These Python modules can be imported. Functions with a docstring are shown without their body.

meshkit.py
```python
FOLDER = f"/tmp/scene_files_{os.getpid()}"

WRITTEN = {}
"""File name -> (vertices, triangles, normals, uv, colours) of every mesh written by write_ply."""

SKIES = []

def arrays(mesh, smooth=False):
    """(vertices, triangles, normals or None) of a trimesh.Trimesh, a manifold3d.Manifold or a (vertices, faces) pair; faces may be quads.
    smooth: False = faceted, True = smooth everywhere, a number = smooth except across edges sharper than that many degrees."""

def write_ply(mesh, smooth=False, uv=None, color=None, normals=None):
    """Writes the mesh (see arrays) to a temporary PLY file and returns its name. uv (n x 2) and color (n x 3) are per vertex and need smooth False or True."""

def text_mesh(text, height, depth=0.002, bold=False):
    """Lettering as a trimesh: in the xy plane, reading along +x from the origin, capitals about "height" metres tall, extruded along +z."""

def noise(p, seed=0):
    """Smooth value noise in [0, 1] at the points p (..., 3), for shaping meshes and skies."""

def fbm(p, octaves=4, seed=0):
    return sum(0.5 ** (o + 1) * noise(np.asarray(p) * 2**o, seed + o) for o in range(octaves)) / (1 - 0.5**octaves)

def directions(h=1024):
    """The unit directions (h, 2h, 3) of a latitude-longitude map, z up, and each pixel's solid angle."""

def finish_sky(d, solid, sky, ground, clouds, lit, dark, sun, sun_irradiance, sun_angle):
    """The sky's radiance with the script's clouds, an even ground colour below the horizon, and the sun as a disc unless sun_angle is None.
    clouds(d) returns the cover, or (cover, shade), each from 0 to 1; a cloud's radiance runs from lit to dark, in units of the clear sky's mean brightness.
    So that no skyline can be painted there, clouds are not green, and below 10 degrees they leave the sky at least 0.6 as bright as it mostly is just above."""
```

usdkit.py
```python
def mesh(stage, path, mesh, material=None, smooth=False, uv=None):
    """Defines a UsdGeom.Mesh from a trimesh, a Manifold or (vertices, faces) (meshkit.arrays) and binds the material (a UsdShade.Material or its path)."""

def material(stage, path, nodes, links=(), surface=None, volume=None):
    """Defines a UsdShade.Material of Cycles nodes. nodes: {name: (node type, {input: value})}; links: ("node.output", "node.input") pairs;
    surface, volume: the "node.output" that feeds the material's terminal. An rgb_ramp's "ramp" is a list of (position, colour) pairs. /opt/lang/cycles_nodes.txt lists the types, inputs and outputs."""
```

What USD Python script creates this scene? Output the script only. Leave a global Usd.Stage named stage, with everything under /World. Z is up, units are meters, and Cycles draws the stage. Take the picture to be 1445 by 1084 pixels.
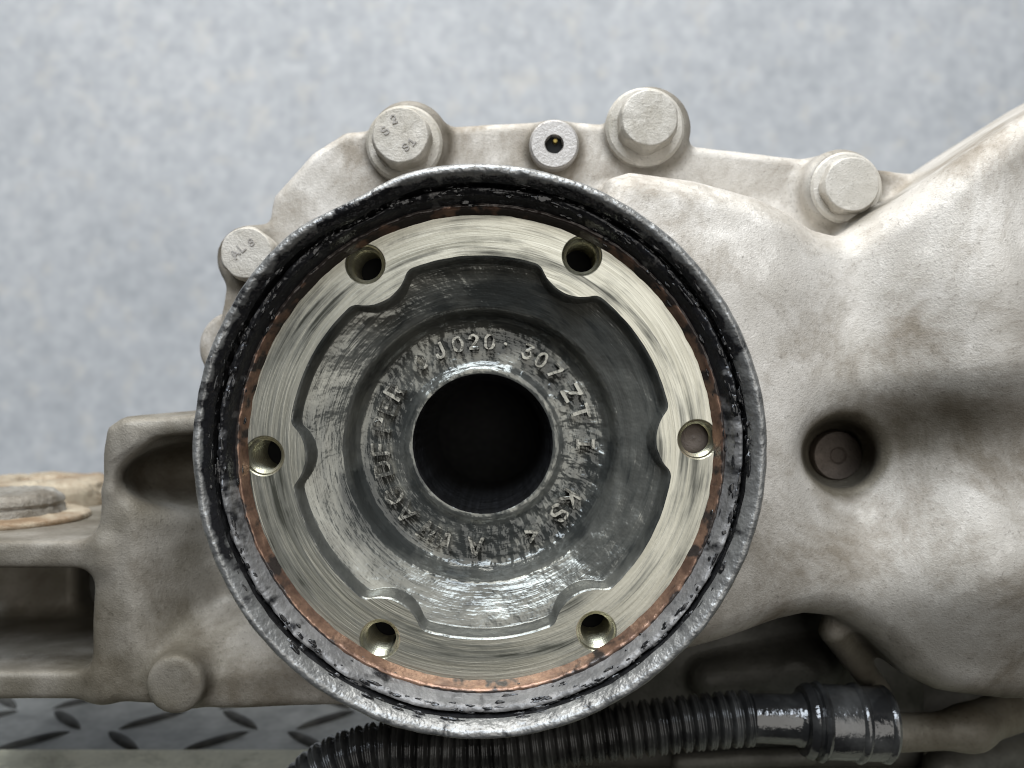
import math, random
import numpy as np
import trimesh, shapely
from shapely.geometry import Polygon, Point
import usdkit, meshkit
from pxr import Usd, UsdGeom, UsdLux, UsdShade, Gf, Sdf

rng = np.random.default_rng(7)
random.seed(7)
stage = Usd.Stage.CreateInMemory()
UsdGeom.SetStageUpAxis(stage, UsdGeom.Tokens.z)
UsdGeom.SetStageMetersPerUnit(stage, 1.0)
UsdGeom.Xform.Define(stage, '/World')
UsdGeom.Scope.Define(stage, '/World/Looks')

# ------------------------------------------------------------------ camera
# design units are millimetres: X right, Y away from the camera, Z up, origin on the front
# plane of the drive flange; LIFT puts the tread plate at world z = 0
D, K, LIFT = 170.0, 198.0 / 1445.0, 105.0
cam = UsdGeom.Camera.Define(stage, '/World/camera')
cam.CreateHorizontalApertureAttr(6.17)
cam.CreateVerticalApertureAttr(6.17 * 0.75)
cam.CreateFocalLengthAttr(6.17 / 198.0 * D)
cam.CreateFStopAttr(2.2)
cam.CreateFocusDistanceAttr((D + 12) / 1000)
cam.CreateClippingRangeAttr(Gf.Vec2f(0.01, 50))
cam.CreateExposureAttr(0.45)
xf = UsdGeom.Xformable(cam)
xf.AddTranslateOp().Set(Gf.Vec3d(0, -D / 1000, LIFT / 1000))
xf.AddRotateXOp().Set(90)

# ------------------------------------------------------------------ lamps
def rect_light(name, pos, target, w, h, power, color):
    l = UsdLux.RectLight.Define(stage, '/World/' + name)
    l.CreateWidthAttr(w); l.CreateHeightAttr(h)
    l.CreateIntensityAttr(power); l.CreateNormalizeAttr(False)
    l.CreateColorAttr(Gf.Vec3f(*color))
    m = Gf.Matrix4d(); m.SetLookAt(Gf.Vec3d(*pos), Gf.Vec3d(*target), Gf.Vec3d(0, 1, 0.01))
    UsdGeom.Xformable(l).AddTransformOp().Set(m.GetInverse())
    return l
rect_light('ceiling_lamp', (-0.06, -0.08, 0.78), (0.0, 0.02, 0.1), 0.70, 0.46, 5.6, (1.0, 0.985, 0.95))
rect_light('high_window', (-0.25, -1.7, 1.9), (0.0, 0.0, 0.1), 1.7, 1.0, 8.5, (0.82, 0.90, 1.0))
rect_light('front_fill', (0.7, -2.8, 0.5), (0.0, 0.0, 0.1), 3.0, 2.0, 1.35, (1.0, 0.97, 0.92))  # added warm fill light behind the camera

# ------------------------------------------------------------------ helpers
def W(px, py, y):
    s = K * (D + y) / D
    return np.array([(px - 722.5) * s, y, (542.0 - py) * s])
def sc(y): return K * (D + y) / D
_used = {}
def numbered(parent, name):
    k = (parent, name); n = _used.get(k, 0); _used[k] = n + 1
    return f'{parent}/{name}' if n == 0 else f'{parent}/{name}_{n:03d}'
def to_m(v):
    v = np.asarray(v, float) / 1000.0
    v = v.copy(); v[:, 2] += LIFT / 1000.0
    return v
def keys(prim, **kw):
    for k, v in kw.items(): prim.SetCustomDataByKey(k, v)
def part(parent, name, mesh, material, smooth=35, **kw):
    """One Mesh under parent; mesh in design millimetres."""
    if hasattr(mesh, 'to_mesh'):
        mm = mesh.to_mesh(); v, f = mm.vert_properties[:, :3], mm.tri_verts
    elif isinstance(mesh, (tuple, list)): v, f = mesh
    else: v, f = mesh.vertices, mesh.faces
    path = numbered(parent, name)
    m = usdkit.mesh(stage, path, (to_m(v), np.asarray(f)), '/World/Looks/' + material, smooth=smooth)
    keys(m.GetPrim(), **kw)
    return path
def thing(name, label, category, **kw):
    path = numbered('/World', name)
    x = UsdGeom.Xform.Define(stage, path)
    keys(x.GetPrim(), label=label, category=category, **kw)
    return path
def cat(ms): return trimesh.util.concatenate(ms)
def quads(nu, nv, wrap_u=False):
    """triangles of an nu x nv grid (index u*nv+v)"""
    U = nu if wrap_u else nu - 1
    u, v = np.meshgrid(np.arange(U), np.arange(nv - 1), indexing='ij')
    a = (u * nv + v).ravel(); b = (((u + 1) % nu) * nv + v).ravel()
    return np.vstack([np.stack([a, b, b + 1], 1), np.stack([a, b + 1, a + 1], 1)])
def revolve_y(profile, c=(0, 0), n=96, jitter=None):
    """profile of (r, y) about the Y axis through c = (x, z); front (small y) faces the camera"""
    p = np.asarray(profile, float); t = np.linspace(0, 2 * np.pi, n, endpoint=False)
    r = np.repeat(p[None, :, 0], n, 0); y = np.repeat(p[None, :, 1], n, 0)
    if jitter is not None: r, y = jitter(t[:, None], r, y)
    v = np.stack([c[0] + r * np.cos(t)[:, None], y, c[1] + r * np.sin(t)[:, None]], -1).reshape(-1, 3)
    return v, quads(n, len(p), True)
def fix(mesh):
    return mesh
def dense(profile, step):
    out = [profile[0]]
    for a, b in zip(profile[:-1], profile[1:]):
        n = max(1, int(math.hypot(b[0] - a[0], b[1] - a[1]) / step))
        out += [(a[0] + (b[0] - a[0]) * k / n, a[1] + (b[1] - a[1]) * k / n) for k in range(1, n + 1)]
    return out
def sst(a, b, x):
    t = np.clip((x - a) / (b - a), 0, 1); return t * t * (3 - 2 * t)

# ------------------------------------------------------------------ materials
def mat(name, nodes, links, surface): usdkit.material(stage, '/World/Looks/' + name, nodes, links, surface)
POS = {'geo': ('geometry', {})}
def cast_metal(name, light, dark, dirt, dirt_lo=0.50, dirt_hi=0.68, rough=0.55, metallic=0.2, bump=0.3):
    mat(name, {
        'geo': ('geometry', {}),
        'n1': ('noise_texture', {'scale': 70.0, 'detail': 8.0, 'roughness': 0.65}),
        'n2': ('noise_texture', {'scale': 1250.0, 'detail': 4.0, 'roughness': 0.7}),
        'n3': ('noise_texture', {'scale': 33.0, 'detail': 9.0, 'roughness': 0.72, 'distortion': 0.4}),
        'n4': ('noise_texture', {'scale': 2600.0, 'detail': 2.0}),
        'vw': ('mix_vector', {'fac': 0.0012}), 'vo': ('voronoi_texture', {'scale': 520.0, 'randomness': 1.0, 'detail': 1.0}),
        'n5': ('noise_texture', {'scale': 140.0, 'detail': 6.0, 'roughness': 0.75}), 'r5': ('map_range', {'from_min': 0.56, 'from_max': 0.70, 'to_min': 0.0, 'to_max': 0.7, 'clamp': True}), 'm5': ('mix_color', {'blend_type': 'mix', 'b': tuple(min(1.0, 1.22 * c) for c in light)}),
        'r1': ('rgb_ramp', {'ramp': [(0.33, dark), (0.66, light)]}),
        'rd': ('map_range', {'from_min': dirt_lo, 'from_max': dirt_hi, 'to_min': 0.0, 'to_max': 0.8, 'clamp': True}),
        'r2': ('map_range', {'from_min': 0.56, 'from_max': 0.74, 'to_min': 0.0, 'to_max': 0.5, 'clamp': True}),
        'rp': ('map_range', {'from_min': 0.08, 'from_max': 0.30, 'to_min': 0.7, 'to_max': 0.0, 'clamp': True}),
        'pm': ('math', {'math_type': 'multiply'}),
        'rq': ('map_range', {'from_min': 0.52, 'from_max': 0.62, 'to_min': 0.0, 'to_max': 1.0, 'clamp': True}),
        'm1': ('mix_color', {'blend_type': 'mix', 'b': dirt}),
        'm2': ('mix_color', {'blend_type': 'mix', 'b': tuple(0.35 * c for c in dirt)}),
        'm3': ('mix_color', {'blend_type': 'mix', 'b': tuple(0.25 * c for c in dirt)}),
        'b1': ('bump', {'strength': bump, 'distance': 0.00035}),
        'b2': ('bump', {'strength': bump * 0.8, 'distance': 0.0006}),
        'rr': ('map_range', {'from_min': 0.3, 'from_max': 0.7, 'to_min': rough - 0.12, 'to_max': rough + 0.15}),
        'at': ('attribute', {'attribute': 'grime_and_tone'}), 'gf': ('math', {'math_type': 'multiply', 'value2': 1.0}),
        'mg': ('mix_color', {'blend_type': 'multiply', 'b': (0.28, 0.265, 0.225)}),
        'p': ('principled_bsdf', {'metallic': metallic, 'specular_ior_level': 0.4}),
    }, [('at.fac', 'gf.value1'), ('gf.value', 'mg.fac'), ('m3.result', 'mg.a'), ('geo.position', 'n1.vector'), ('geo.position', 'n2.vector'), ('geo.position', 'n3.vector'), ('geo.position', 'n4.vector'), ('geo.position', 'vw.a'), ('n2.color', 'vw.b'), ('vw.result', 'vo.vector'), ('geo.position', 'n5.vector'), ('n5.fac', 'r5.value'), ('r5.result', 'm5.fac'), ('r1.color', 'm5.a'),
        ('n1.fac', 'r1.fac'), ('n3.fac', 'rd.value'), ('n2.fac', 'r2.value'), ('vo.distance', 'rp.value'), ('n1.fac', 'rq.value'),
        ('rp.result', 'pm.value1'), ('rq.result', 'pm.value2'),
        ('m5.result', 'm1.a'), ('rd.result', 'm1.fac'), ('m1.result', 'm2.a'), ('r2.result', 'm2.fac'), ('m2.result', 'm3.a'), ('pm.value', 'm3.fac'),
        ('mg.result', 'p.base_color'), ('n4.fac', 'b1.height'), ('n2.fac', 'b2.height'), ('b2.normal', 'b1.normal'), ('b1.normal', 'p.normal'),
        ('n3.fac', 'rr.value'), ('rr.result', 'p.roughness')], 'p.BSDF')
cast_metal('cast_aluminium', (0.56, 0.53, 0.485), (0.43, 0.40, 0.355), (0.20, 0.165, 0.12), dirt_lo=0.46, dirt_hi=0.64, rough=0.56, metallic=0.25, bump=0.22)
cast_metal('grimy_aluminium', (0.40, 0.385, 0.335), (0.29, 0.27, 0.225), (0.14, 0.125, 0.09), dirt_lo=0.44)
cast_metal('bolt_steel', (0.56, 0.53, 0.48), (0.42, 0.395, 0.345), (0.22, 0.19, 0.135), dirt_lo=0.48, dirt_hi=0.68, rough=0.5)
cast_metal('plug_steel', (0.46, 0.44, 0.42), (0.40, 0.38, 0.36), (0.25, 0.22, 0.18), dirt_lo=0.6, rough=0.42, metallic=0.5)
cast_metal('rusty_steel', (0.44, 0.385, 0.29), (0.28, 0.225, 0.16), (0.16, 0.09, 0.04), dirt_lo=0.44, dirt_hi=0.6, rough=0.6)
cast_metal('dirty_steel', (0.36, 0.34, 0.30), (0.22, 0.205, 0.175), (0.10, 0.08, 0.055), dirt_lo=0.42, dirt_hi=0.6, rough=0.5, metallic=0.3, bump=0.5)
cast_metal('stamp_grey', (0.38, 0.36, 0.33), (0.30, 0.28, 0.26), (0.18, 0.16, 0.14))
cast_metal('shade_cast', (0.10, 0.097, 0.085), (0.06, 0.058, 0.05), (0.025, 0.022, 0.018), rough=0.5)
cast_metal('dark_plug', (0.16, 0.13, 0.11), (0.11, 0.09, 0.075), (0.05, 0.04, 0.03), rough=0.6)
cast_metal('brass_glint', (0.55, 0.42, 0.12), (0.40, 0.28, 0.08), (0.1, 0.08, 0.03), rough=0.35, metallic=0.8)

FC = W(676, 637, 0)                      # flange axis (x, z)
def polar_nodes():
    """r (metres) and angle about the flange axis, from real position on the metal"""
    cx, cz = FC[0] / 1000, FC[2] / 1000 + LIFT / 1000
    n = {'geo': ('geometry', {}), 'sub': ('vector_math', {'math_type': 'subtract', 'vector2': (cx, 0, cz)}),
         'sep': ('separate_xyz', {}), 'cs': ('math', {'math_type': 'divide'}), 'sn': ('math', {'math_type': 'divide'}),
         'x2': ('math', {'math_type': 'multiply'}), 'z2': ('math', {'math_type': 'multiply'}), 's': ('math', {'math_type': 'add'}), 'r': ('math', {'math_type': 'sqrt'}),
         'pol': ('combine_xyz', {})}
    l = [('geo.position', 'sub.vector1'), ('sub.vector', 'sep.vector'), ('sep.x', 'cs.value1'), ('r.value', 'cs.value2'), ('sep.z', 'sn.value1'), ('r.value', 'sn.value2'),
         ('sep.x', 'x2.value1'), ('sep.x', 'x2.value2'), ('sep.z', 'z2.value1'), ('sep.z', 'z2.value2'), ('x2.value', 's.value1'), ('z2.value', 's.value2'), ('s.value', 'r.value1')]
    return n, l
def turned(name, base, alt, film, film_lo, film_hi, rough, film_rough, rs=900., as_=2.2, bump=0.25, metallic=0.9, spark=0.0, lump=0.0, patch=60.):
    """turned steel with streaks running round the axis and a film of grease wiped along them"""
    n, l = polar_nodes()
    n.update({
        'rm': ('math', {'math_type': 'multiply', 'value2': rs}), 'am': ('math', {'math_type': 'multiply', 'value2': as_}), 'an': ('math', {'math_type': 'multiply', 'value2': as_}),
        'st': ('noise_texture', {'scale': 1.0, 'detail': 3.0, 'roughness': 0.65, 'distortion': 0.25}),
        'rm2': ('math', {'math_type': 'multiply', 'value2': rs * 0.22}), 'am2': ('math', {'math_type': 'multiply', 'value2': as_ * 0.8}), 'an2': ('math', {'math_type': 'multiply', 'value2': as_ * 0.8}), 'gat': ('attribute', {'attribute': 'grime_and_tone'}), 'gad': ('math', {'math_type': 'add'}),
        'pol2': ('combine_xyz', {}),
        'st2': ('noise_texture', {'scale': 1.0, 'detail': 4.0, 'roughness': 0.6, 'distortion': 0.6}),
        'pa': ('noise_texture', {'scale': patch, 'detail': 4.0, 'roughness': 0.6}),
        'gr': ('noise_texture', {'scale': 1300.0, 'detail': 1.0, 'roughness': 0.5}),
        'lu': ('noise_texture', {'scale': 420.0, 'detail': 2.0, 'roughness': 0.5}),
        'mx': ('mix_float', {'fac': 0.42}), 'mx2': ('mix_float', {'fac': 0.5}),
        'mask': ('map_range', {'from_min': film_lo, 'from_max': film_hi, 'to_min': 0.0, 'to_max': 1.0, 'clamp': True}),
        'c1': ('rgb_ramp', {'ramp': [(0.35, alt), (0.62, base)]}),
        'c2': ('mix_color', {'blend_type': 'mix', 'b': film}),
        'ro': ('mix_float', {'a': rough, 'b': film_rough}),
        'me': ('mix_float', {'a': metallic, 'b': min(metallic, 0.35)}),
        'h1': ('bump', {'strength': bump, 'distance': 0.00028}),
        'h2': ('bump', {'strength': spark, 'distance': 0.00022}),
        'h3': ('bump', {'strength': lump, 'distance': 0.0007}),
        'p': ('principled_bsdf', {'specular_ior_level': 0.55}),
    })
    l += [('r.value', 'rm.value1'), ('cs.value', 'am.value1'), ('sn.value', 'an.value1'), ('rm.value', 'pol.x'), ('am.value', 'pol.y'), ('an.value', 'pol.z'), ('pol.vector', 'st.vector'),
          ('r.value', 'rm2.value1'), ('cs.value', 'am2.value1'), ('sn.value', 'an2.value1'), ('rm2.value', 'pol2.x'), ('am2.value', 'pol2.y'), ('an2.value', 'pol2.z'), ('pol2.vector', 'st2.vector'),
          ('geo.position', 'pa.vector'), ('geo.position', 'gr.vector'), ('geo.position', 'lu.vector'),
          ('st.fac', 'mx.a'), ('pa.fac', 'mx.b'), ('mx.result', 'mx2.a'), ('st2.fac', 'mx2.b'), ('mx2.result', 'gad.value1'), ('gat.fac', 'gad.value2'), ('gad.value', 'mask.value'),
          ('st.fac', 'c1.fac'), ('c1.color', 'c2.a'), ('mask.result', 'c2.fac'), ('c2.result', 'p.base_color'),
          ('mask.result', 'ro.fac'), ('ro.result', 'p.roughness'), ('mask.result', 'me.fac'), ('me.result', 'p.metallic'),
          ('lu.fac', 'h3.height'), ('gr.fac', 'h2.height'), ('st.fac', 'h1.height'), ('h3.normal', 'h2.normal'), ('h2.normal', 'h1.normal'), ('h1.normal', 'p.normal')]
    mat(name, n, l, 'p.BSDF')
turned('machined_steel', (0.60, 0.59, 0.51), (0.44, 0.43, 0.36), (0.075, 0.075, 0.06), 0.48, 0.60, 0.36, 0.22, rs=1300., as_=1.6, bump=0.32, spark=0.06)
turned('greasy_bowl', (0.31, 0.31, 0.275), (0.19, 0.19, 0.17), (0.058, 0.061, 0.057), 0.42, 0.58, 0.29, 0.15, rs=700., as_=2.0, bump=0.7, metallic=0.66, spark=0.2, lump=0.36, patch=45.)
turned('letter_steel', (0.33, 0.33, 0.30), (0.20, 0.20, 0.18), (0.05, 0.05, 0.05), 0.58, 0.72, 0.24, 0.15, rs=700., as_=3.0, bump=0.3, metallic=0.85, spark=0.25, lump=0.25)
turned('seal_grey', (0.25, 0.245, 0.24), (0.15, 0.147, 0.145), (0.022, 0.022, 0.024), 0.54, 0.64, 0.5, 0.3, rs=300., as_=8., bump=0.3, metallic=0.3, spark=0.7, lump=0.5)
turned('rim_steel', (0.30, 0.30, 0.29), (0.20, 0.20, 0.195), (0.022, 0.022, 0.024), 0.56, 0.66, 0.42, 0.2, rs=300., as_=14., bump=0.2, metallic=0.6, spark=0.8, lump=0.5, patch=300.)
turned('rust_band', (0.33, 0.20, 0.135), (0.16, 0.095, 0.068), (0.045, 0.036, 0.032), 0.53, 0.62, 0.36, 0.3, rs=600., as_=9., bump=0.25, metallic=0.55, spark=0.4, lump=0.3)
turned('black_grease', (0.022, 0.022, 0.023), (0.014, 0.014, 0.015), (0.01, 0.01, 0.01), 0.45, 0.6, 0.16, 0.12, rs=500., as_=10., bump=0.3, metallic=0.0, spark=0.5, lump=0.7)
turned('hole_thread', (0.62, 0.60, 0.46), (0.40, 0.38, 0.28), (0.03, 0.03, 0.025), 0.55, 0.62, 0.3, 0.25, rs=300., as_=8., bump=0.1, metallic=0.9)
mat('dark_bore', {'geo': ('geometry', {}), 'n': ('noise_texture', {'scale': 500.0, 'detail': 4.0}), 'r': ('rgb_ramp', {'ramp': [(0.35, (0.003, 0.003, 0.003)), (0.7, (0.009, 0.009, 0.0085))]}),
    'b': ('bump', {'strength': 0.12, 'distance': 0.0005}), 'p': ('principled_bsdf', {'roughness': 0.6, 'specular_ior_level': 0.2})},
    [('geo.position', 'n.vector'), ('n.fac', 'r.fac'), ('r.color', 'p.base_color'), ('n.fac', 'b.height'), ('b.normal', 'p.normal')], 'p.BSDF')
mat('hose_rubber', {'geo': ('geometry', {}), 'n': ('noise_texture', {'scale': 900.0, 'detail': 3.0}), 'n2': ('noise_texture', {'scale': 120.0, 'detail': 4.0}),
    'r': ('rgb_ramp', {'ramp': [(0.4, (0.018, 0.018, 0.018)), (0.72, (0.065, 0.065, 0.062))]}), 'ro': ('map_range', {'from_min': 0.35, 'from_max': 0.65, 'to_min': 0.07, 'to_max': 0.22}),
    'b': ('bump', {'strength': 0.4, 'distance': 0.0003}), 'p': ('principled_bsdf', {'specular_ior_level': 0.9})},
    [('geo.position', 'n.vector'), ('geo.position', 'n2.vector'), ('n2.fac', 'r.fac'), ('r.color', 'p.base_color'), ('n2.fac', 'ro.value'), ('ro.result', 'p.roughness'), ('n.fac', 'b.height'), ('b.normal', 'p.normal')], 'p.BSDF')
mat('wall_concrete', {'geo': ('geometry', {}), 'n1': ('noise_texture', {'scale': 62.0, 'detail': 6.0, 'roughness': 0.65}), 'n2': ('noise_texture', {'scale': 9.0, 'detail': 4.0, 'roughness': 0.6}),
    'n3': ('noise_texture', {'scale': 170.0, 'detail': 3.0, 'roughness': 0.6}), 'nc': ('noise_texture', {'scale': 70.0, 'detail': 3.0}),
    'a': ('mix_float', {'fac': 0.35}), 'b': ('mix_float', {'fac': 0.30}),
    'r': ('rgb_ramp', {'ramp': [(0.36, (0.265, 0.278, 0.292)), (0.5, (0.335, 0.347, 0.362)), (0.64, (0.415, 0.423, 0.432))]}),
    'w': ('map_range', {'from_min': 0.56, 'from_max': 0.72, 'to_min': 0.0, 'to_max': 0.45, 'clamp': True}), 'm': ('mix_color', {'blend_type': 'mix', 'b': (0.44, 0.42, 0.385)}),
    'bp': ('bump', {'strength': 0.3, 'distance': 0.001}), 'p': ('principled_bsdf', {'roughness': 0.75, 'specular_ior_level': 0.3})},
    [('geo.position', 'n1.vector'), ('geo.position', 'n2.vector'), ('geo.position', 'n3.vector'), ('geo.position', 'nc.vector'), ('n1.fac', 'a.a'), ('n2.fac', 'a.b'), ('a.result', 'b.a'), ('n3.fac', 'b.b'), ('b.result', 'r.fac'),
     ('r.color', 'm.a'), ('nc.fac', 'w.value'), ('w.result', 'm.fac'), ('m.result', 'p.base_color'), ('n1.fac', 'bp.height'), ('bp.normal', 'p.normal')], 'p.BSDF')
mat('tread_steel', {'geo': ('geometry', {}), 'n1': ('noise_texture', {'scale': 90.0, 'detail': 6.0, 'roughness': 0.7}), 'r': ('rgb_ramp', {'ramp': [(0.36, (0.10, 0.105, 0.103)), (0.64, (0.20, 0.205, 0.20))]}),
    'bp': ('bump', {'strength': 0.2, 'distance': 0.0006}), 'p': ('principled_bsdf', {'metallic': 0.55, 'roughness': 0.48})},
    [('geo.position', 'n1.vector'), ('n1.fac', 'r.fac'), ('r.color', 'p.base_color'), ('n1.fac', 'bp.height'), ('bp.normal', 'p.normal')], 'p.BSDF')
mat('tread_worn', {'geo': ('geometry', {}), 'n1': ('noise_texture', {'scale': 200.0, 'detail': 5.0}), 'r': ('rgb_ramp', {'ramp': [(0.36, (0.018, 0.018, 0.017)), (0.7, (0.05, 0.05, 0.046))]}),
    'p': ('principled_bsdf', {'metallic': 0.0, 'roughness': 0.65, 'specular_ior_level': 0.25})}, [('geo.position', 'n1.vector'), ('n1.fac', 'r.fac'), ('r.color', 'p.base_color')], 'p.BSDF')
cast_metal('bench_paint', (0.55, 0.54, 0.42), (0.40, 0.39, 0.30), (0.1, 0.095, 0.06), metallic=0.0, rough=0.5)

# ------------------------------------------------------------------ setting: wall and tread plate
def box(x0, x1, y0, y1, z0, z1):
    b = trimesh.creation.box((x1 - x0, y1 - y0, z1 - z0)); b.apply_translation(((x0 + x1) / 2, (y0 + y1) / 2, (z0 + z1) / 2)); return b
wp = part('/World', 'wall', box(-1600, 1600, 420, 520, -LIFT, 1500), 'wall_concrete', False, kind='structure', label='mottled blue grey concrete wall out of focus behind the gearbox')
plate = thing('tread_plate', 'grey steel tread plate under the gearbox at the bottom left', 'tread plate', kind='structure')
part(plate, 'sheet', box(-700, 700, 80, 420, -LIFT - 6, -LIFT), 'tread_steel', False)
def lens(L, w, h, ang, cx, cy):
    n = 14; t = np.linspace(-1, 1, n); vs, fs = [], []
    prof = np.linspace(-1, 1, 7)
    for a in t:
        ww = w * (1 - a * a) ** 0.8 + 0.02
        for b in prof: vs.append((a * L, b * ww, h * (1 - b * b) ** 0.5 * (1 - a ** 4) + 0.0))
    v = np.array(vs); c, s = math.cos(ang), math.sin(ang)
    v = np.stack([v[:, 0] * c - v[:, 1] * s + cx, v[:, 0] * s + v[:, 1] * c + cy, v[:, 2] - LIFT - 0.05], 1)
    return v, quads(n, 7)
PT = 27.0
for i in range(-9, 4):
    for j in range(0, 7):
        cx, cy = -6 + i * PT, 88 + j * PT * 0.62
        part(plate, 'tread_bar', lens(11.0, 2.0, 1.4, math.radians(44 if (i + j) % 2 else -44), cx + (j % 2) * 2, cy), 'tread_worn', True)
part('/World', 'bench_edge', box(-700, 700, 30, 79.6, -LIFT - 30, -LIFT + 1.2), 'bench_paint', False, label='pale yellowish painted bench edge in front of the tread plate', kind='structure')

# ------------------------------------------------------------------ gearbox casting as one smooth solid
H = 0.8
gx = np.arange(-152, 160, H, dtype=np.float32); gy = np.arange(-4, 102, H, dtype=np.float32); gz = np.arange(-104.9, 92, H, dtype=np.float32)
X2, Z2 = np.meshgrid(gx, gz, indexing='ij')
def poly2d(pts):
    """signed distance (inside negative) of a polygon on the x-z grid"""
    p = Polygon(pts).buffer(0); 
    g = shapely.points(X2.ravel(), Z2.ravel()); 
    d = shapely.distance(p.exterior, g); ins = shapely.contains_xy(p, X2.ravel(), Z2.ravel())
    return np.where(ins, -d, d).reshape(X2.shape).astype(np.float32)
def px_poly(pts, y, smooth=0):
    q = [tuple(W(a, b, y)[[0, 2]]) for a, b in pts]
    if smooth:
        q = list(Polygon(q).buffer(-smooth, quad_segs=12).buffer(2 * smooth, quad_segs=12).buffer(-smooth, quad_segs=12).exterior.coords)
    return q
YY = gy[None, :, None]
XX = gx[:, None, None]; ZZ = gz[None, None, :]
def extrude(d2, front, back, r):
    """rounded solid: 2-D distance d2, from the front surface (number or x-z field) to back"""
    f = np.asarray(front, np.float32)
    if f.ndim:
        gxx, gzz = np.gradient(f, H); slope = (1 / np.sqrt(1 + gxx ** 2 + gzz ** 2))[:, None, :]; f = f[:, None, :]
    else: slope = 1.0
    a = d2[:, None, :] + r; b = np.maximum((f - YY) * slope, YY - back) + r
    return np.minimum(np.maximum(a, b), 0) + np.sqrt(np.maximum(a, 0) ** 2 + np.maximum(b, 0) ** 2) - r
def smin(a, b, k):
    h = np.maximum(k - np.abs(a - b), 0) / k
    return np.minimum(a, b) - h * h * k * 0.25
def smax(a, b, k): return -smin(-a, -b, k)
def cyl2(c, r): return (np.sqrt((X2 - c[0]) ** 2 + (Z2 - c[2]) ** 2) - r).astype(np.float32)
def capsule(a, b, r0, r1=None):
    a, b = np.asarray(a, np.float32), np.asarray(b, np.float32); r1 = r0 if r1 is None else r1
    ab = b - a; t = np.clip(((XX - a[0]) * ab[0] + (YY - a[1]) * ab[1] + (ZZ - a[2]) * ab[2]) / float(ab @ ab), 0, 1)
    return np.sqrt((XX - a[0] - ab[0] * t) ** 2 + (YY - a[1] - ab[1] * t) ** 2 + (ZZ - a[2] - ab[2] * t) ** 2) - (r0 + (r1 - r0) * t)
def rbox(x0, x1, y0, y1, z0, z1, r):
    qx = np.abs(XX - (x0 + x1) / 2) - (x1 - x0) / 2 + r; qy = np.abs(YY - (y0 + y1) / 2) - (y1 - y0) / 2 + r; qz = np.abs(ZZ - (z0 + z1) / 2) - (z1 - z0) / 2 + r
    return np.sqrt(np.maximum(qx, 0) ** 2 + np.maximum(qy, 0) ** 2 + np.maximum(qz, 0) ** 2) + np.minimum(np.maximum(np.maximum(qx, qy), qz), 0) - r
def ellipsoid(c, rad):
    k0 = np.sqrt(((XX - c[0]) / rad[0]) ** 2 + ((YY - c[1]) / rad[1]) ** 2 + ((ZZ - c[2]) / rad[2]) ** 2)
    return (k0 - 1) * min(rad)

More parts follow.
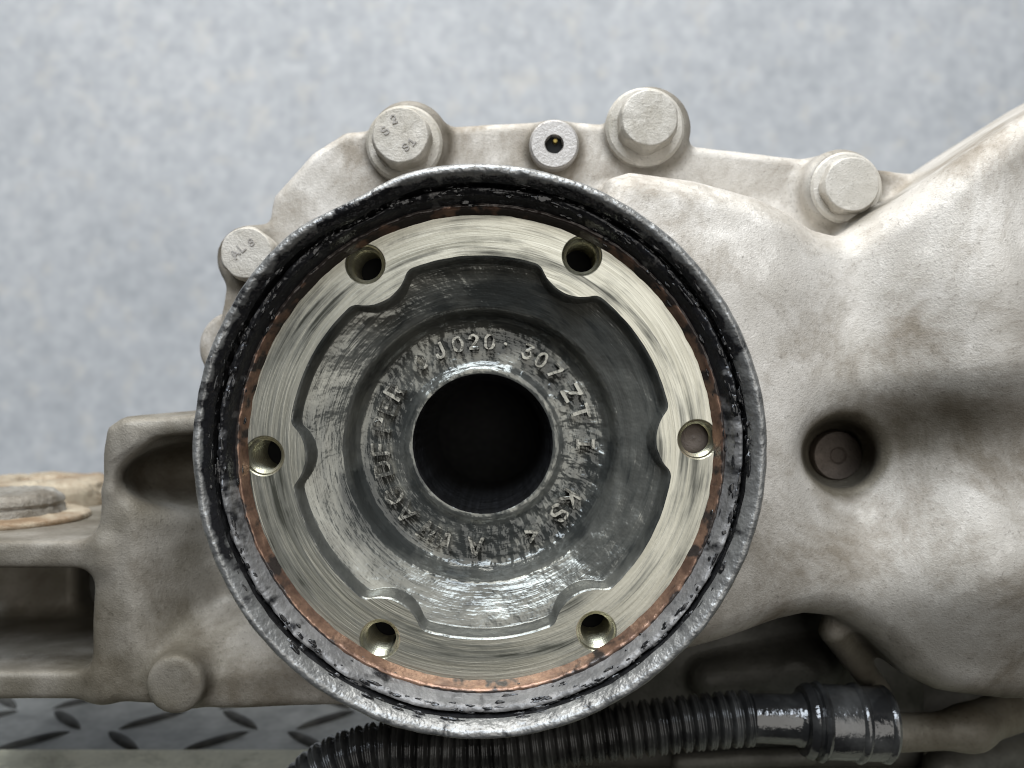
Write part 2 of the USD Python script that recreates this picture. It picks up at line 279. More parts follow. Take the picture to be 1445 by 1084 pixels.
def build_casting():
    # rear flange plate with its bolt bosses
    PY = 40
    plate_px = [(330, 560), (305, 470), (318, 400), (330, 330), (378, 312), (384, 276), (440, 214), (487, 184), (640, 176), (790, 167), (862, 174), (980, 204), (1135, 222), (1250, 238), (1310, 246), (1310, 720), (400, 720)]
    d = extrude(poly2d(px_poly(plate_px, PY, 2.0)), PY, 74, 2.2)
    for (a, b, y, rp, k) in ((576, 196, 37.5, 57, 2.5), (918, 178, 37.5, 59, 2.5), (1190, 264, 35.0, 56, 3.0), (350, 364, 42, 47, 3.0), (330, 490, 46, 52, 2.0)):
        d = smin(d, extrude(cyl2(W(a, b, y), rp * sc(y)), y, 74, 2.0), k)
    c = W(782, 204, 38); d = smin(d, extrude(cyl2(c, 38 * sc(38)), 38, 60, 1.2), 1.5)
    # bearing housing behind the drive flange
    d = smin(d, extrude(cyl2(FC, 45.0), 31, 80, 3), 4)
    # right body and bulge
    S0 = sc(18); pxn = 722.5 + X2 / S0; pyn = 542 - Z2 / S0
    body_px = [(700, 500), (800, 300), (848, 268), (862, 240), (895, 230), (990, 243), (1080, 268), (1130, 290), (1165, 312), (1208, 322), (1255, 288), (1300, 262), (1370, 210), (1445, 158), (1600, 60), (1750, 60), (1750, 990), (1445, 1003), (1345, 992), (1300, 972), (1245, 915), (1195, 884), (1150, 878), (1110, 886), (1040, 908), (960, 930), (880, 960), (700, 900)]
    f = 19.0 + 3.5 * np.exp(-((pxn - 1205) / 75) ** 2) * (1 - sst(380, 640, pyn)) - 10 * sst(1215, 1400, pxn) * (1 - 0.4 * sst(700, 950, pyn))
    f = f + 8 * sst(760, 1010, pyn) ** 1.5 * sst(1000, 1200, pxn) + 3 * (1 - sst(240, 420, pyn))
    tc = 655 - 25 * sst(1190, 1470, pxn)
    u = (pyn - tc) / np.where(pyn < tc, 130.0, 215.0)
    f = f + 8.0 * sst(1095, 1260, pxn) * np.where(np.abs(u) < 1, np.cos(np.pi / 2 * np.clip(u, -1, 1)) ** 2, 0) 
    
    body = extrude(poly2d(px_poly(body_px, 19, 2.5)), f.astype(np.float32), 72, 6.5)
    d = smin(d, body, 3.0)
    hole = W(1186, 640, 23)
    d = smax(d, -capsule(W(1190, 640, -6), W(1184, 641, 36), 8.3, 7.6), 3.0)
    # left bracket
    S1 = sc(26); pxn = 722.5 + X2 / S1; pyn = 542 - Z2 / S1
    br_px = [(147, 640), (152, 606), (172, 593), (300, 582), (560, 600), (600, 1000), (480, 1008), (310, 1003), (126, 990), (126, 880), (133, 760)]
    f = 26 + 15 * sst(178, 300, pxn) * (1 - sst(860, 960, pyn)) + 4 * sst(300, 480, pxn) - 3.0 * np.exp(-((pxn - 330) / 40) ** 2) * (1 - sst(820, 900, pyn)) * sst(700, 760, pyn)
    d2 = poly2d(px_poly(br_px, 26, 1.5))
    br = extrude(d2, f.astype(np.float32), 82, 2.2)
    rim = np.maximum(np.abs(pyn - 600) - 14, 0)
    top = extrude(poly2d(px_poly([(147, 640), (152, 606), (172, 593), (300, 582), (420, 590), (420, 614), (280, 614), (215, 622), (175, 655), (165, 700), (142, 700)], 26, 1.0)), 26, 60, 2.0)
    br = smin(br, top, 3.0)
    br = smax(br, -ellipsoid(W(262, 668, 34) + np.array([5, 0, -0.5]), (18.0, 19, 8.2)), 4.0)
    br = smin(br, extrude(cyl2(W(245, 968, 21), 42 * sc(21)), 21, 60, 1.6), 3.0)
    br = smin(br, capsule(W(290, 925, 36), W(430, 850, 44), 6.0), 6.0)
    d = smin(d, br, 3.0)
    xr = W(150, 0, 26)[0]
    d = smin(d, rbox(-170, xr, 26, 98, -41.3, -35.0, 1.6), 5.0)          # ledge
    d = smin(d, rbox(-170, xr, 27, 92, -71.0, -64.5, 1.6), 5.0)          # lower rail
    d = smin(d, rbox(-170, -122, 76, 90, -70, -38, 3.0), 6.0)            # inner web, left
    # sump that stands on the plate and dark lower works
    d = smin(d, capsule(W(1175, 890, 34), W(1240, 975, 56), 3.2, 3.0), 4.0)
    # stub at the right of the hose end
    d = smin(d, capsule(W(1262, 1034, 43), W(1370, 1030, 45), 4.6, 4.4), 2.0)
    d = smin(d, capsule(W(1370, 1025, 45), W(1470, 985, 60), 5.0, 6.0), 5.0)
    room = extrude(cyl2(FC, 59.5), -30, 30.5, 0.5)
    d = np.maximum(d, -room); d = np.maximum(d, -extrude(cyl2(FC, 33.0), -30, 76, 0.5))
    # gentle unevenness of sand-cast metal
    P = np.stack(np.meshgrid(gx[::6], gy[::6], gz[::6], indexing='ij'), -1) / 9.0
    from scipy.ndimage import zoom
    nz = meshkit.noise(P, 3) - 0.5
    nz = zoom(nz.astype(np.float32), [d.shape[i] / nz.shape[i] for i in range(3)], order=1)
    return d + 0.22 * nz

def surface_nets(d, origin, h):
    ins = d < 0
    nx, ny, nz = d.shape
    corners = [(i, j, k) for i in (0, 1) for j in (0, 1) for k in (0, 1)]
    cnt = sum(ins[i:nx - 1 + i, j:ny - 1 + j, k:nz - 1 + k].astype(np.int8) for i, j, k in corners)
    act = (cnt > 0) & (cnt < 8)
    I = np.argwhere(act); idx = np.full(act.shape, -1, np.int32); idx[act] = np.arange(len(I))
    acc = np.zeros((len(I), 3)); n = np.zeros(len(I))
    val = {c: d[I[:, 0] + c[0], I[:, 1] + c[1], I[:, 2] + c[2]] for c in corners}
    for a in corners:
        for ax in range(3):
            if a[ax] == 0:
                b = tuple(1 if t == ax else a[t] for t in range(3)); va, vb = val[a], val[b]
                m = (va < 0) != (vb < 0)
                t = np.where(m, va / np.where(m, va - vb, 1), 0)
                p = np.repeat(np.array(a, float)[None], len(I), 0); p[:, ax] += t
                acc[m] += p[m]; n[m] += 1
    V = (I + acc / n[:, None]) * h + np.asarray(origin)
    F = []
    for ax in range(3):
        s0 = [slice(1, -1)] * 3; s0[ax] = slice(0, -1); s1 = list(s0); s1[ax] = slice(1, None)
        A, B = ins[tuple(s0)], ins[tuple(s1)]
        E = np.argwhere(A != B); base = E + 1; base[:, ax] -= 1
        flip = A[tuple(E.T)]
        u, w = [t for t in range(3) if t != ax]
        if ax == 1: u, w = w, u
        def at(du, dw):
            c = base.copy(); c[:, u] += du; c[:, w] += dw; return idx[c[:, 0], c[:, 1], c[:, 2]]
        q = np.stack([at(-1, -1), at(0, -1), at(0, 0), at(-1, 0)], 1)
        q = np.where(flip[:, None], q, q[:, ::-1]); F += [q[:, [0, 1, 2]], q[:, [0, 2, 3]]]
    return V, np.vstack(F)
dist = build_casting()
dist[0] = dist[-1] = 1; dist[:, 0] = dist[:, -1] = 1; dist[:, :, 0] = dist[:, :, -1] = 1
cv, cf = surface_nets(dist, (gx[0], gy[0], gz[0]), H)
gear = thing('gearbox', 'pale weathered cast aluminium gearbox housing behind the round drive flange', 'gearbox')
left = cv[:, 0][cf].mean(1) < -64 
left &= cv[:, 2][cf].mean(1) < 2
low = (~left) & (cv[:, 2][cf].mean(1) < -62) & (cv[:, 1][cf].mean(1) > 36)
def sub(mask):
    f = cf[mask]; u, inv = np.unique(f, return_inverse=True); return cv[u], inv.reshape(-1, 3)
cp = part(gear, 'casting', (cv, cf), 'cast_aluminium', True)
pq = np.stack([722.5 + cv[:, 0] / (K * (D + cv[:, 1]) / D), 542 - cv[:, 2] / (K * (D + cv[:, 1]) / D)], 1)
gr = np.maximum(sst(-35, -75, cv[:, 0]) * sst(6, -8, cv[:, 2]), 0.7 * sst(-10, -70, cv[:, 2]))  # darker over the left bracket and towards the bottom
hose_dark = sst(34, 14, np.linalg.norm((cv - W(1290, 1010, 48)) * (1, 1, 1.15), axis=1)) + 0.8 * sst(26, 10, np.linalg.norm(cv - W(1120, 930, 48), axis=1)) + 1.2 * sst(17, 7, np.linalg.norm(cv - W(1205, 925, 44), axis=1))  # darker round the hose end and the strut
hole_dark = np.exp(-((pq[:, 0] - 1320) / 150) ** 2 - ((pq[:, 1] - 595) / 80) ** 2) + 3.0 * np.exp(-(np.hypot(pq[:, 0] - 1186, pq[:, 1] - 640) / 62) ** 6) * sst(20, 26, cv[:, 1])  # darker oval right of the hole, and dark inside the hole
gr = np.clip(gr + 2.2 * hose_dark + 0.95 * hole_dark, 0, 1.8)
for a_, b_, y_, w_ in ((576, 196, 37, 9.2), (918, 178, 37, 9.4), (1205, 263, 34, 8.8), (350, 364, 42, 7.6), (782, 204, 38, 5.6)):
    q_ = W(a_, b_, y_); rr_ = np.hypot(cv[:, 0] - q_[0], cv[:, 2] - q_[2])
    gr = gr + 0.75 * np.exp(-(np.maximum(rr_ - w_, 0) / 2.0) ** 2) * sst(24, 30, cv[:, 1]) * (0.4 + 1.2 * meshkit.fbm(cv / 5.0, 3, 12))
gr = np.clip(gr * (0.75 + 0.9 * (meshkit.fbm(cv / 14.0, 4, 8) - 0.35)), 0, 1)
UsdGeom.PrimvarsAPI(stage.GetPrimAtPath(cp)).CreatePrimvar('grime_and_tone', Sdf.ValueTypeNames.FloatArray, 'vertex').Set([float(x) for x in gr])
del dist
# lower case behind the hose, down to the plate; cavity shade painted dark
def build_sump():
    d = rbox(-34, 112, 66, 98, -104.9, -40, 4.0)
    d = np.minimum(d, rbox(-170, -84, 84, 97, -70, -40, 2.0))  # dark sheet stands in for shade deep in the left opening
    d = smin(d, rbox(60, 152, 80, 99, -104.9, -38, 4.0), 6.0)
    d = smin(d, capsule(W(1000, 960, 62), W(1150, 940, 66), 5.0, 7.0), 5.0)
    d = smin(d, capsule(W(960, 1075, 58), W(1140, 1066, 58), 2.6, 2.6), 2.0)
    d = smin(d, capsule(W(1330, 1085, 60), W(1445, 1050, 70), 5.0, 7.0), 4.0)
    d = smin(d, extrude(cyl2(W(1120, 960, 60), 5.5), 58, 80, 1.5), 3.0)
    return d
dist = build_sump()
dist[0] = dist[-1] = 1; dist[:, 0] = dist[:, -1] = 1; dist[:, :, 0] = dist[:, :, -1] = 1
part(gear, 'lower_case', surface_nets(dist, (gx[0], gy[0], gz[0]), H), 'shade_cast', True, label='lower case behind the hose with the cavity shade in its dark colour')
del dist

# ------------------------------------------------------------------ bolts of the gearbox
def text_plate(s, height, depth, centre, y_front, rot=0.0):
    t = meshkit.text_mesh(s, height, depth, True)
    v = np.array(t.vertices); lo, hi = v[:, :2].min(0), v[:, :2].max(0); v[:, :2] -= (lo + hi) / 2
    c, s_ = math.cos(rot), math.sin(rot)
    x = v[:, 0] * c - v[:, 1] * s_; z = v[:, 0] * s_ + v[:, 1] * c
    return np.stack([x + centre[0], y_front - v[:, 2], z + centre[1]], 1), np.array(t.faces)
def hexhead(c, y0, y1, rc, rr=0.94, rot=0.2, dish=0.0):
    """six-sided head with a turned-down front face, bevel and small edge rounding"""
    n = 96; t = np.linspace(0, 2 * np.pi, n, endpoint=False)
    hexr = rc * math.cos(math.pi / 6) / np.cos(((t - rot) % (math.pi / 3)) - math.pi / 6)
    hexr = np.minimum(hexr, rc * 0.925)
    af = rc * math.cos(math.pi / 6)
    rows = [(np.zeros(n), y0 + dish), (np.full(n, af * 0.55), y0 + dish * 0.7), (np.full(n, af * 0.93), y0), (np.full(n, af * 0.97), y0 + 0.12), (np.full(n, af * 0.995), y0 + 0.4)]
    rows += [(np.minimum(hexr, af * 1.0 + (k + 1) * 0.22), y0 + 0.4 + (k + 1) * 0.5) for k in range(5)]
    rows += [(hexr, y0 + 3.6), (hexr, y1)]
    v = np.stack([np.stack([c[0] + r * np.cos(t), np.full(n, y), c[1] + r * np.sin(t)], 1) for r, y in rows], 1).reshape(-1, 3)
    v += (meshkit.noise(v * 0.5, 5)[:, None] - 0.5) * 0.2
    return v, quads(n, len(rows), True)
def hex_bolt(px, py, yf, yb, rc, rw, rot, marks):
    c = W(px, py, yf)[[0, 2]]
    p = part(gear, 'hex_bolt', hexhead(c, yf, yb - 1.6, rc, rot=rot), 'bolt_steel', 50)
    part(p, 'bolt_flange', revolve_y([(rc * 0.7, yb - 2.2), (rw * 0.93, yb - 1.9), (rw, yb - 1.3), (rw, yb + 1.2)], c, 72), 'bolt_steel', 30)
    for s, h, dx, dz, r in marks:
        part(p, 'stamped_letter', text_plate(s, h, 0.22, (c[0] + dx, c[1] + dz), yf + 0.02, r), 'stamp_grey', False)
hex_bolt(565, 190, 29.8, 38.5, 7.4, 9.0, 0.25, [('S', 1.9, -3.5, 0.9, 0.9), ('2', 1.9, -1.5, 3.5, 0.35), ('S', 1.7, 1.2, -2.8, 0.7), ('1', 1.7, 2.6, -1.6, 0.9)])
hex_bolt(917, 166, 29.8, 38.5, 7.5, 9.3, 0.52, [])
hex_bolt(1203, 260, 31.3, 36.5, 7.3, 8.4, 0.1, [])
hex_bolt(347, 357, 33, 43, 6.9, 7.6, 0.4, [('8', 1.7, 1.2, 2.5, 0.5), ('A', 2.0, -2.5, -0.2, 0.9), ('L', 2.0, -1.0, 1.2, 0.7)])
# socket plug
c = W(782, 204, 36)[[0, 2]]; r = 35 * sc(36)
import manifold3d as m3
def ycyl(c, r, y0, y1, n=64, r2=None):
    m = m3.Manifold.cylinder(y1 - y0, r, r if r2 is None else r2, n).rotate((-90, 0, 0))
    return m.translate((c[0], y0, c[1]))
pl = ycyl(c, r - 0.5, 35.6, 36.1, r2=r) + ycyl(c, r, 36.1, 44)
sock = m3.Manifold.cylinder(6, 2.35, 2.35, 6).rotate((0, 0, 12)).rotate((-90, 0, 0)).translate((c[0], 35, c[1]))
p = part(gear, 'socket_plug', pl - sock - ycyl(c, 2.6, 35, 36.2, 32, 2.0), 'plug_steel', 30)
part(p, 'socket_shade', ycyl(c, 2.3, 37.6, 38.4, 24), 'dark_bore', 30)  # near-black disc paints the shade inside the socket
part(p, 'painted_glint', ycyl((c[0] + 0.3, c[1] + 1.1), 0.45, 36.7, 37.7, 12, 0.7), 'brass_glint', 30)  # small brass-coloured bead stands in for a glint in the socket
# plug in the deep hole on the right
c = W(1183, 643, 39)[[0, 2]]
part(gear, 'recessed_plug', revolve_y([(0, 39.6), (1.6, 39.4), (2.1, 38.9), (3.4, 38.8), (5.6, 39.1), (6.0, 39.8), (6.1, 46.5)], c, 48), 'dark_plug', 30)
# mounting bolt standing on the ledge at the left
def revolve_z(profile, cx, cy, n=72):
    p = np.asarray(profile, float); t = np.linspace(0, 2 * np.pi, n, endpoint=False)
    v = np.stack([cx + p[None, :, 0] * np.cos(t)[:, None], cy + p[None, :, 0] * np.sin(t)[:, None], np.repeat(p[None, :, 1], n, 0)], -1).reshape(-1, 3)
    return v, quads(n, len(p), True)
mx, my, mz = -131.0, 57.0, -35.0
def worn(mesh, amp, f, seed):
    v, q = mesh; v = np.array(v); return v + (meshkit.fbm(v * f + 40, 4, seed)[:, None] - 0.5) * amp * np.array([1, 1, 0.8]), q
mb = part(gear, 'mounting_bolt', worn(revolve_z(dense([(0, mz + 7.2), (9, mz + 7.6), (12.0, mz + 7.1), (13.3, mz + 5.8), (13.9, mz + 4.4), (13.4, mz + 4.0), (13.9, mz + 3.4), (14.4, mz + 1.6)], 0.4), mx, my, 240), 1.1, 0.5, 3), 'dirty_steel', True)
part(mb, 'washer', worn(revolve_z(dense([(13, mz + 2.0), (18.8, mz + 1.7), (20.0, mz + 1.2), (20.2, mz + 0.2), (19.4, mz - 0.8)], 0.4), mx, my, 240), 0.8, 0.4, 5), 'rusty_steel', True)
part(gear, 'rusty_bush', worn(revolve_z(dense([(6, -29.5), (8, -27.6), (15, -27.2), (18.5, -28.6), (19.5, -31), (20, -36)], 0.5), -138, 88, 240), 2.2, 0.3, 9), 'rusty_steel', True)

# ------------------------------------------------------------------ drive flange
flange = thing('drive_flange', 'round dark greasy steel drive flange with six threaded holes and a black central bore', 'drive flange')
fx, fz = FC[0], FC[2]
NT = 1440
TH = np.linspace(0, 2 * np.pi, NT, endpoint=False)
def wrapn(t, r, y, s, seed):          # noise on the surface itself
    return meshkit.noise(np.stack([r * np.cos(t) * s, y * s, r * np.sin(t) * s], -1), seed) - 0.5
def dent(t):                           # the rim is knocked in at the upper left
    a = np.angle(np.exp(1j * (t - math.radians(117))))
    return -1.5 * np.exp(-(a / 0.16) ** 2) + 0.35 * np.sin(3 * t + 1) * 0.5
def rim_jit(t, r, y):
    k = sst(49, 53, r)
    r2 = r + dent(t) * k + 0.25 * wrapn(t, r, y, 0.35, 2) * k
    front = np.clip(1 - y / 8, 0, 1)
    y2 = y + front * (0.7 * wrapn(t, r, y, 0.12, 4) + 0.22 * wrapn(t, r, y, 0.7, 9)) - 0.6 * np.exp(-(np.angle(np.exp(1j * (t - math.radians(110)))) / 0.3) ** 2) * k
    return r2, y2
rimp = [(29, 40), (30, 29), (54.2, 27), (55.8, 25.5), (56.2, 22), (56.2, 4.0), (56.0, 1.5), (55.6, 0.45), (55.0, 0.0), (54.3, 0.12), (53.6, 0.85), (53.0, 1.7), (52.6, 2.6)]
def paint(path, fun):
    pr = stage.GetPrimAtPath(path); v = np.array(UsdGeom.Mesh(pr).GetPointsAttr().Get(), float) * 1000
    x, y, z = v[:, 0] - fx, v[:, 1], v[:, 2] - LIFT - fz
    g = fun(np.hypot(x, z), np.degrees(np.arctan2(z, x)) % 360, y, np.stack([x, y, z], 1))
    UsdGeom.PrimvarsAPI(pr).CreatePrimvar('grime_and_tone', Sdf.ValueTypeNames.FloatArray, 'vertex').Set([float(q) for q in g])
def band(deg, a, b, soft):
    m = (a + b) / 2; h = (b - a) / 2; d = np.abs((deg - m + 180) % 360 - 180); return 1 - sst(h - soft, h + soft, d)
pp = part(flange, 'rim', revolve_y(dense(rimp, 0.4)[::-1], (fx, fz), 1080, rim_jit), 'rim_steel', True)
paint(pp, lambda r, a, y, p: 0.24 * (1 - sst(53.0, 54.3, r)) * band(a, 15, 205, 25) + 0.05 * band(a, 130, 190, 25) * sst(52, 53, r) + 0.30 * (meshkit.fbm(p / 2.6, 4, 5) - 0.5) + 0.05 * (1 - sst(52, 53, r)))
grp = [(52.65, 2.5), (52.55, 4.0), (52.45, 7.0), (52.15, 7.4), (51.8, 7.0)]
slp = [(52.0, 7.2), (52.0, 4.3), (51.75, 3.9), (51.2, 4.1), (50.6, 4.7), (50.2, 5.8), (49.7, 7.0), (49.4, 7.6)]
def groove_jit(t, r, y):
    k = sst(49.3, 50.2, r); 
    b = k * (1.0 * wrapn(t, r, y, 0.22, 14) + 0.5 * wrapn(t, r, y, 0.7, 15) + 0.2 * wrapn(t, r, y, 2.2, 16))
    r1, y1 = rim_jit(t, r, y); w = sst(52.2, 52.6, r)
    return r1, y * (1 - w) + y1 * w + b * (1 - w)
part(flange, 'greasy_groove', revolve_y(dense(grp, 0.3)[::-1], (fx, fz), 1440, groove_jit), 'black_grease', True)
rst = [(49.5, 7.5), (49.2, 7.45), (48.9, 7.35), (48.6, 7.7), (48.2, 8.7), (47.8, 9.6), (47.6, 10.05)]
pp = part(flange, 'seal_lip', revolve_y(dense(slp, 0.3)[::-1], (fx, fz), 1440, groove_jit), 'seal_grey', True)
paint(pp, lambda r, a, y, p: 0.22 * band(a, 10, 185, 25) + 0.36 * (meshkit.fbm(p / 2.2, 4, 6) - 0.5))
pp = part(flange, 'rusty_band', revolve_y(dense(rst, 0.3)[::-1], (fx, fz), 1080, lambda t, r, y: (r + 0.25 * wrapn(t, r, y, 0.4, 21), y + 0.3 * wrapn(t, r, y, 0.8, 22))), 'rust_band', True)
paint(pp, lambda r, a, y, p: 0.15 * band(a, 55, 150, 25) + 0.08 * band(a, 0, 60, 25) + 0.55 * (meshkit.fbm(p / 3.0, 4, 7) - 0.5) + 0.16 * sst(48.7, 49.4, r))
# scalloped edge of the cavity
ANG = [math.radians(2.2 + 60 * k) for k in range(6)]
RH = 44.4
cav = Point(0, 0).buffer(39.1, quad_segs=90)
for a in ANG: cav = cav.difference(Point(RH * math.cos(a), RH * math.sin(a)).buffer(8.7, quad_segs=40))
cav = cav.buffer(-2.6, quad_segs=24).buffer(5.2, quad_segs=24).buffer(-2.6, quad_segs=24)
def edge_r(t):
    ray = shapely.linestrings(np.stack([np.zeros((len(t), 2)), np.stack([70 * np.cos(t), 70 * np.sin(t)], 1)], 1))
    return shapely.length(shapely.intersection(ray, cav))
RE = edge_r(TH) + 0.10 * (meshkit.noise(np.stack([np.cos(TH) * 25, np.sin(TH) * 25, 0 * TH], 1), 31) - 0.5)
RE = RE * 1.0
ring = Polygon([(47.9 * math.cos(a), 47.9 * math.sin(a)) for a in TH[::4]], [[((r + 0.3) * math.cos(a), (r + 0.3) * math.sin(a)) for r, a in zip(RE, TH)]])
for a in ANG: ring = ring.difference(Point(RH * math.cos(a), RH * math.sin(a)).buffer(4.15, quad_segs=16))
fv, ff = trimesh.creation.triangulate_polygon(ring, engine='earcut')
fm = (np.stack([fv[:, 0] + fx, np.full(len(fv), 10.0), fv[:, 1] + fz], 1), ff[:, ::-1])
part(flange, 'machined_face', fm, 'machined_steel', False)
# threaded holes
for i, a in enumerate(ANG):
    c = (fx + RH * math.cos(a), fz + RH * math.sin(a))
    prof = [(4.22, 9.98), (3.95, 10.2), (3.7, 10.8)]
    y = 10.9
    for k in range(11): prof += [(3.72, y + 0.15), (3.15, y + 0.6), (3.15, y + 0.72), (3.72, y + 1.15)]; y += 1.25
    prof.append((3.4, y + 0.3))
    bh = part(flange, 'threaded_hole', revolve_y(prof[::-1], c, 48), 'hole_thread', False)
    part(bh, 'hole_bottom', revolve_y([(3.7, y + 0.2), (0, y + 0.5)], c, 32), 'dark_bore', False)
    if i == 0:
        part(bh, 'grease_fill', revolve_y([(3.5, 14.6), (2.4, 13.8), (1.0, 14.1), (0, 13.7)], c, 32), 'dark_plug', True, label='threaded hole packed with grey grease')
# cavity: wall, sloping bowl, step, lettered floor and collar
yb = lambda r: np.interp(r, [12, 28.0, 29.4, 32, 36, 40, 46], [19.5, 17.6, 16.6, 15.5, 14.0, 12.7, 11.3])
rows = []
nu = 64
U = np.linspace(0, 1, nu) ** 1.6
R = RE[:, None] + 0.30 - U[None, :] * (RE[:, None] + 0.30 - 29.4)
Din = (RE[:, None] + 0.30) - R
Y = 10.0 + np.where(Din < 0.35, Din * 0.6, 0.21) + (yb(R) - 10.21) * sst(0.30, 1.5, Din)
T2 = TH[:, None]
Y += 0.35 * wrapn(T2, R, Y, 0.25, 41) * sst(1.5, 3, Din)
tail = dense([(29.4, 16.6), (28.9, 17.1), (28.5, 18.0), (28.2, 19.6), (27.7, 21.3), (26.8, 22.3), (25.6, 22.7), (22, 22.8), (18.0, 22.6), (17.2, 22.3), (16.6, 21.9), (15.7, 21.75), (15.3, 21.9)], 0.35)[1:]
tp = np.array(tail)
Rt = np.repeat(tp[None, :, 0], NT, 0); Yt = np.repeat(tp[None, :, 1], NT, 0)
q = np.stack([Rt * np.cos(T2), Yt, Rt * np.sin(T2)], -1) @ np.array([[.8, .36, .48], [-.6, .48, .64], [0, -.8, .6]])
Yt = Yt + 0.5 * (meshkit.fbm(q * 0.22, 3, 42) - 0.5) + 0.8 * (meshkit.fbm(q * 0.55, 4, 43) - 0.5) * sst(16.5, 18.5, Rt) * (0.25 + 0.9 * sst(-0.2, 0.6, np.cos(T2 + 0.35)))
R = np.hstack([R, Rt]); Y = np.hstack([Y, Yt])
cvv = np.stack([fx + R * np.cos(T2), Y, fz + R * np.sin(T2)], -1).reshape(-1, 3)
pp = part(flange, 'bowl', (cvv, quads(NT, R.shape[1], True)[:, ::-1]), 'greasy_bowl', True)
paint(pp, lambda r, a, y, p: 0.035 * sst(16.5, 18, r) * (1 - sst(27, 29, r)) + 0.012 * band(a, -20, 140, 40) * sst(28, 30, r) - 0.015 * band(a, 215, 320, 40) * sst(28, 30, r))
bore = [(15.35, 21.9), (15.0, 22.6), (14.7, 24.5), (14.9, 26.2), (14.4, 28.4), (14.05, 30), (13.9, 36), (13.9, 72)]
part(flange, 'bore', revolve_y(dense(bore, 0.4)[::-1], (fx, fz), 240, lambda t, r, y: (r + 0.2 * wrapn(t, r, y, 0.8, 51), y)), 'black_grease', True)
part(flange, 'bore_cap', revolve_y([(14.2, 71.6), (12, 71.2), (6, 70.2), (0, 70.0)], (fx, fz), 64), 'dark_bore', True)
# raised casting letters, reading clockwise with their tops outward
LET = [('A', 266), ('V', 249), ('W', 239), ('A', 222), ('G', 210), ('D', 194), ('E', 183), ('P', 169), ('E', 159), ('R', 149), ('0', 127), ('J', 115), ('0', 104), ('2', 95), ('0', 86),
       ('.', 77), ('3', 64), ('0', 55), ('7', 45), ('Z', 30), ('T', 18), ('I', 0), ('K', -32), ('S', -42), ('<', -61)]
for ch, deg in LET:
    a = math.radians(deg); rr = 22.3
    v, f = text_plate(ch, 3.9 if ch not in '0237.J' else 3.2, 2.3, (0, 0), 0, a - math.pi / 2)
    n_ = trimesh.Trimesh(v, f, process=False)
    v = v + np.array([fx + rr * math.cos(a) , 22.95, fz + rr * math.sin(a)])
    v = v + (meshkit.noise(v * 1.1, 61)[:, None] - 0.5) * 0.22
    part(flange, 'raised_letter', (v, f), 'letter_steel', 40)
# clots of grease in the groove and on the bowl
def clot(r0, t, y, s, flat=0.42):
    b = trimesh.creation.icosphere(2, 1.0); v = np.array(b.vertices)
    v *= 1 + 0.8 * (meshkit.noise(v * 1.6 + random.random() * 50, 71)[:, None] - 0.5)
    v *= np.array([s * random.uniform(1.0, 3.2), s * flat, s * random.uniform(.5, 1.0)])
    ca, sa = math.cos(t), math.sin(t); v[:, [0, 2]] = v[:, [0, 2]] @ np.array([[sa, -ca], [ca, sa]])
    v += (fx + r0 * ca, y, fz + r0 * sa); return v, b.faces
vs, fs, off = [], [], 0
def addclot(*a, **k):
    global off
    v, f = clot(*a, **k); vs.append(v); fs.append(f + off); off += len(v)
for _ in range(520):
    t = random.uniform(0, 2 * math.pi); q = random.random()
    r0 = 50.7 + 2.4 * q + random.gauss(0, 0.2) 
    addclot(r0, t, np.interp(r0, [49.6, 50.4, 51.2, 51.9, 52.3, 52.7, 53.4], [6.9, 5.0, 4.1, 4.1, 5.5, 2.6, 1.1]) , random.uniform(0.18, 0.75) * (1.25 if random.random() < .1 else 0.8))
for _ in range(70):
    t = random.uniform(0, 2 * math.pi); r0 = random.uniform(48.2, 50.2)
    addclot(r0, t, np.interp(r0, [47.7, 50.1], [9.2, 6.2]), random.uniform(0.15, 0.5))
part(flange, 'grease_clots', (np.vstack(vs), np.vstack(fs)), 'black_grease', True, kind='stuff')

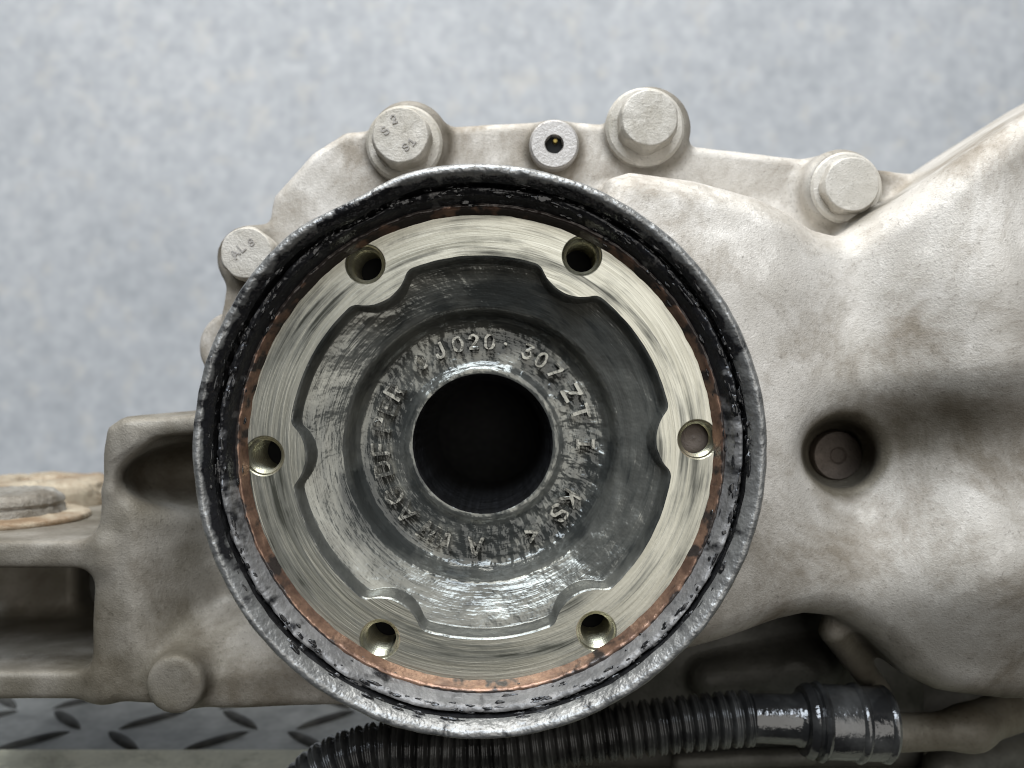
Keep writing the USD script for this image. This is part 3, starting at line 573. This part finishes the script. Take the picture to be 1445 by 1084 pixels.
# ------------------------------------------------------------------ corrugated hose with its end fitting
hose = thing('corrugated_hose', 'black oily corrugated hose with a banded end fitting below the drive flange', 'hose')
def sweep(path, radii, n=48):
    path = np.asarray(path, float); t = np.gradient(path, axis=0); t /= np.linalg.norm(t, axis=1)[:, None]
    side = np.cross(t, (0, 1.0, 0)); side /= np.linalg.norm(side, axis=1)[:, None]; up = np.cross(side, t)
    a = np.linspace(0, 2 * np.pi, n, endpoint=False)
    v = path[:, None] + radii[:, None, None] * (np.cos(a)[None, :, None] * side[:, None] + np.sin(a)[None, :, None] * up[:, None])
    L = len(path)
    return v.transpose(1, 0, 2).reshape(-1, 3), quads(n, L, True)
hy = 41
ctrl = np.array([W(425, 1120, hy), W(464, 1083, hy), W(530, 1059, hy), W(640, 1056, hy), W(800, 1042, hy), W(940, 1024, hy), W(1062, 1013, hy)])
from scipy.interpolate import CubicSpline
cs = CubicSpline(np.r_[0, np.cumsum(np.linalg.norm(np.diff(ctrl, axis=0), axis=1))], ctrl)
Lh = cs.x[-1]; N = 1300; s = np.linspace(0, Lh, N); pth = cs(s)
ph = (Lh - s) / 3.0
rad = 4.7 + 2.25 * np.clip(np.abs(np.sin(np.pi * ph)), 0, 1) ** 0.8 - 0.75 * np.exp(-(((ph % 1) - 0.5) / 0.13) ** 2)
part(hose, 'corrugated_tube', sweep(pth, rad, 48), 'hose_rubber', True)
a, b = W(1058, 1013, hy), W(1140, 1016, hy)
prof = [(-0.02, 0), (0, 5.0), (0.02, 5.6), (0.75, 5.8), (0.80, 6.2), (0.86, 6.4), (0.9, 6.0), (1, 5.8)]
ln = lambda a, b, u: a + (b - a) * u
def turned_bar(a, b, prof): return sweep([ln(a, b, u) for u, _ in prof], np.array([r for _, r in prof]), 56)
def fine(prof): return dense(prof, 0.02)
part(hose, 'sleeve', turned_bar(a, b, prof), 'hose_rubber', 40)
a, b = W(1130, 1017, hy), W(1252, 1022, hy)
prof = [(-0.04, 0), (0, 6.6), (0.01, 8.0), (0.05, 8.6), (0.09, 8.8), (0.12, 8.1), (0.15, 8.0), (0.165, 8.9), (0.2, 9.3), (0.235, 8.9), (0.25, 8.6), (0.58, 8.6), (0.60, 9.1), (0.64, 9.3), (0.67, 9.0), (0.69, 8.6), (0.90, 8.5), (0.92, 8.9), (0.96, 9.0), (1.0, 8.4), (1.02, 6), (1.03, 0)]
part(hose, 'end_fitting', turned_bar(a, b, prof), 'hose_rubber', 40)
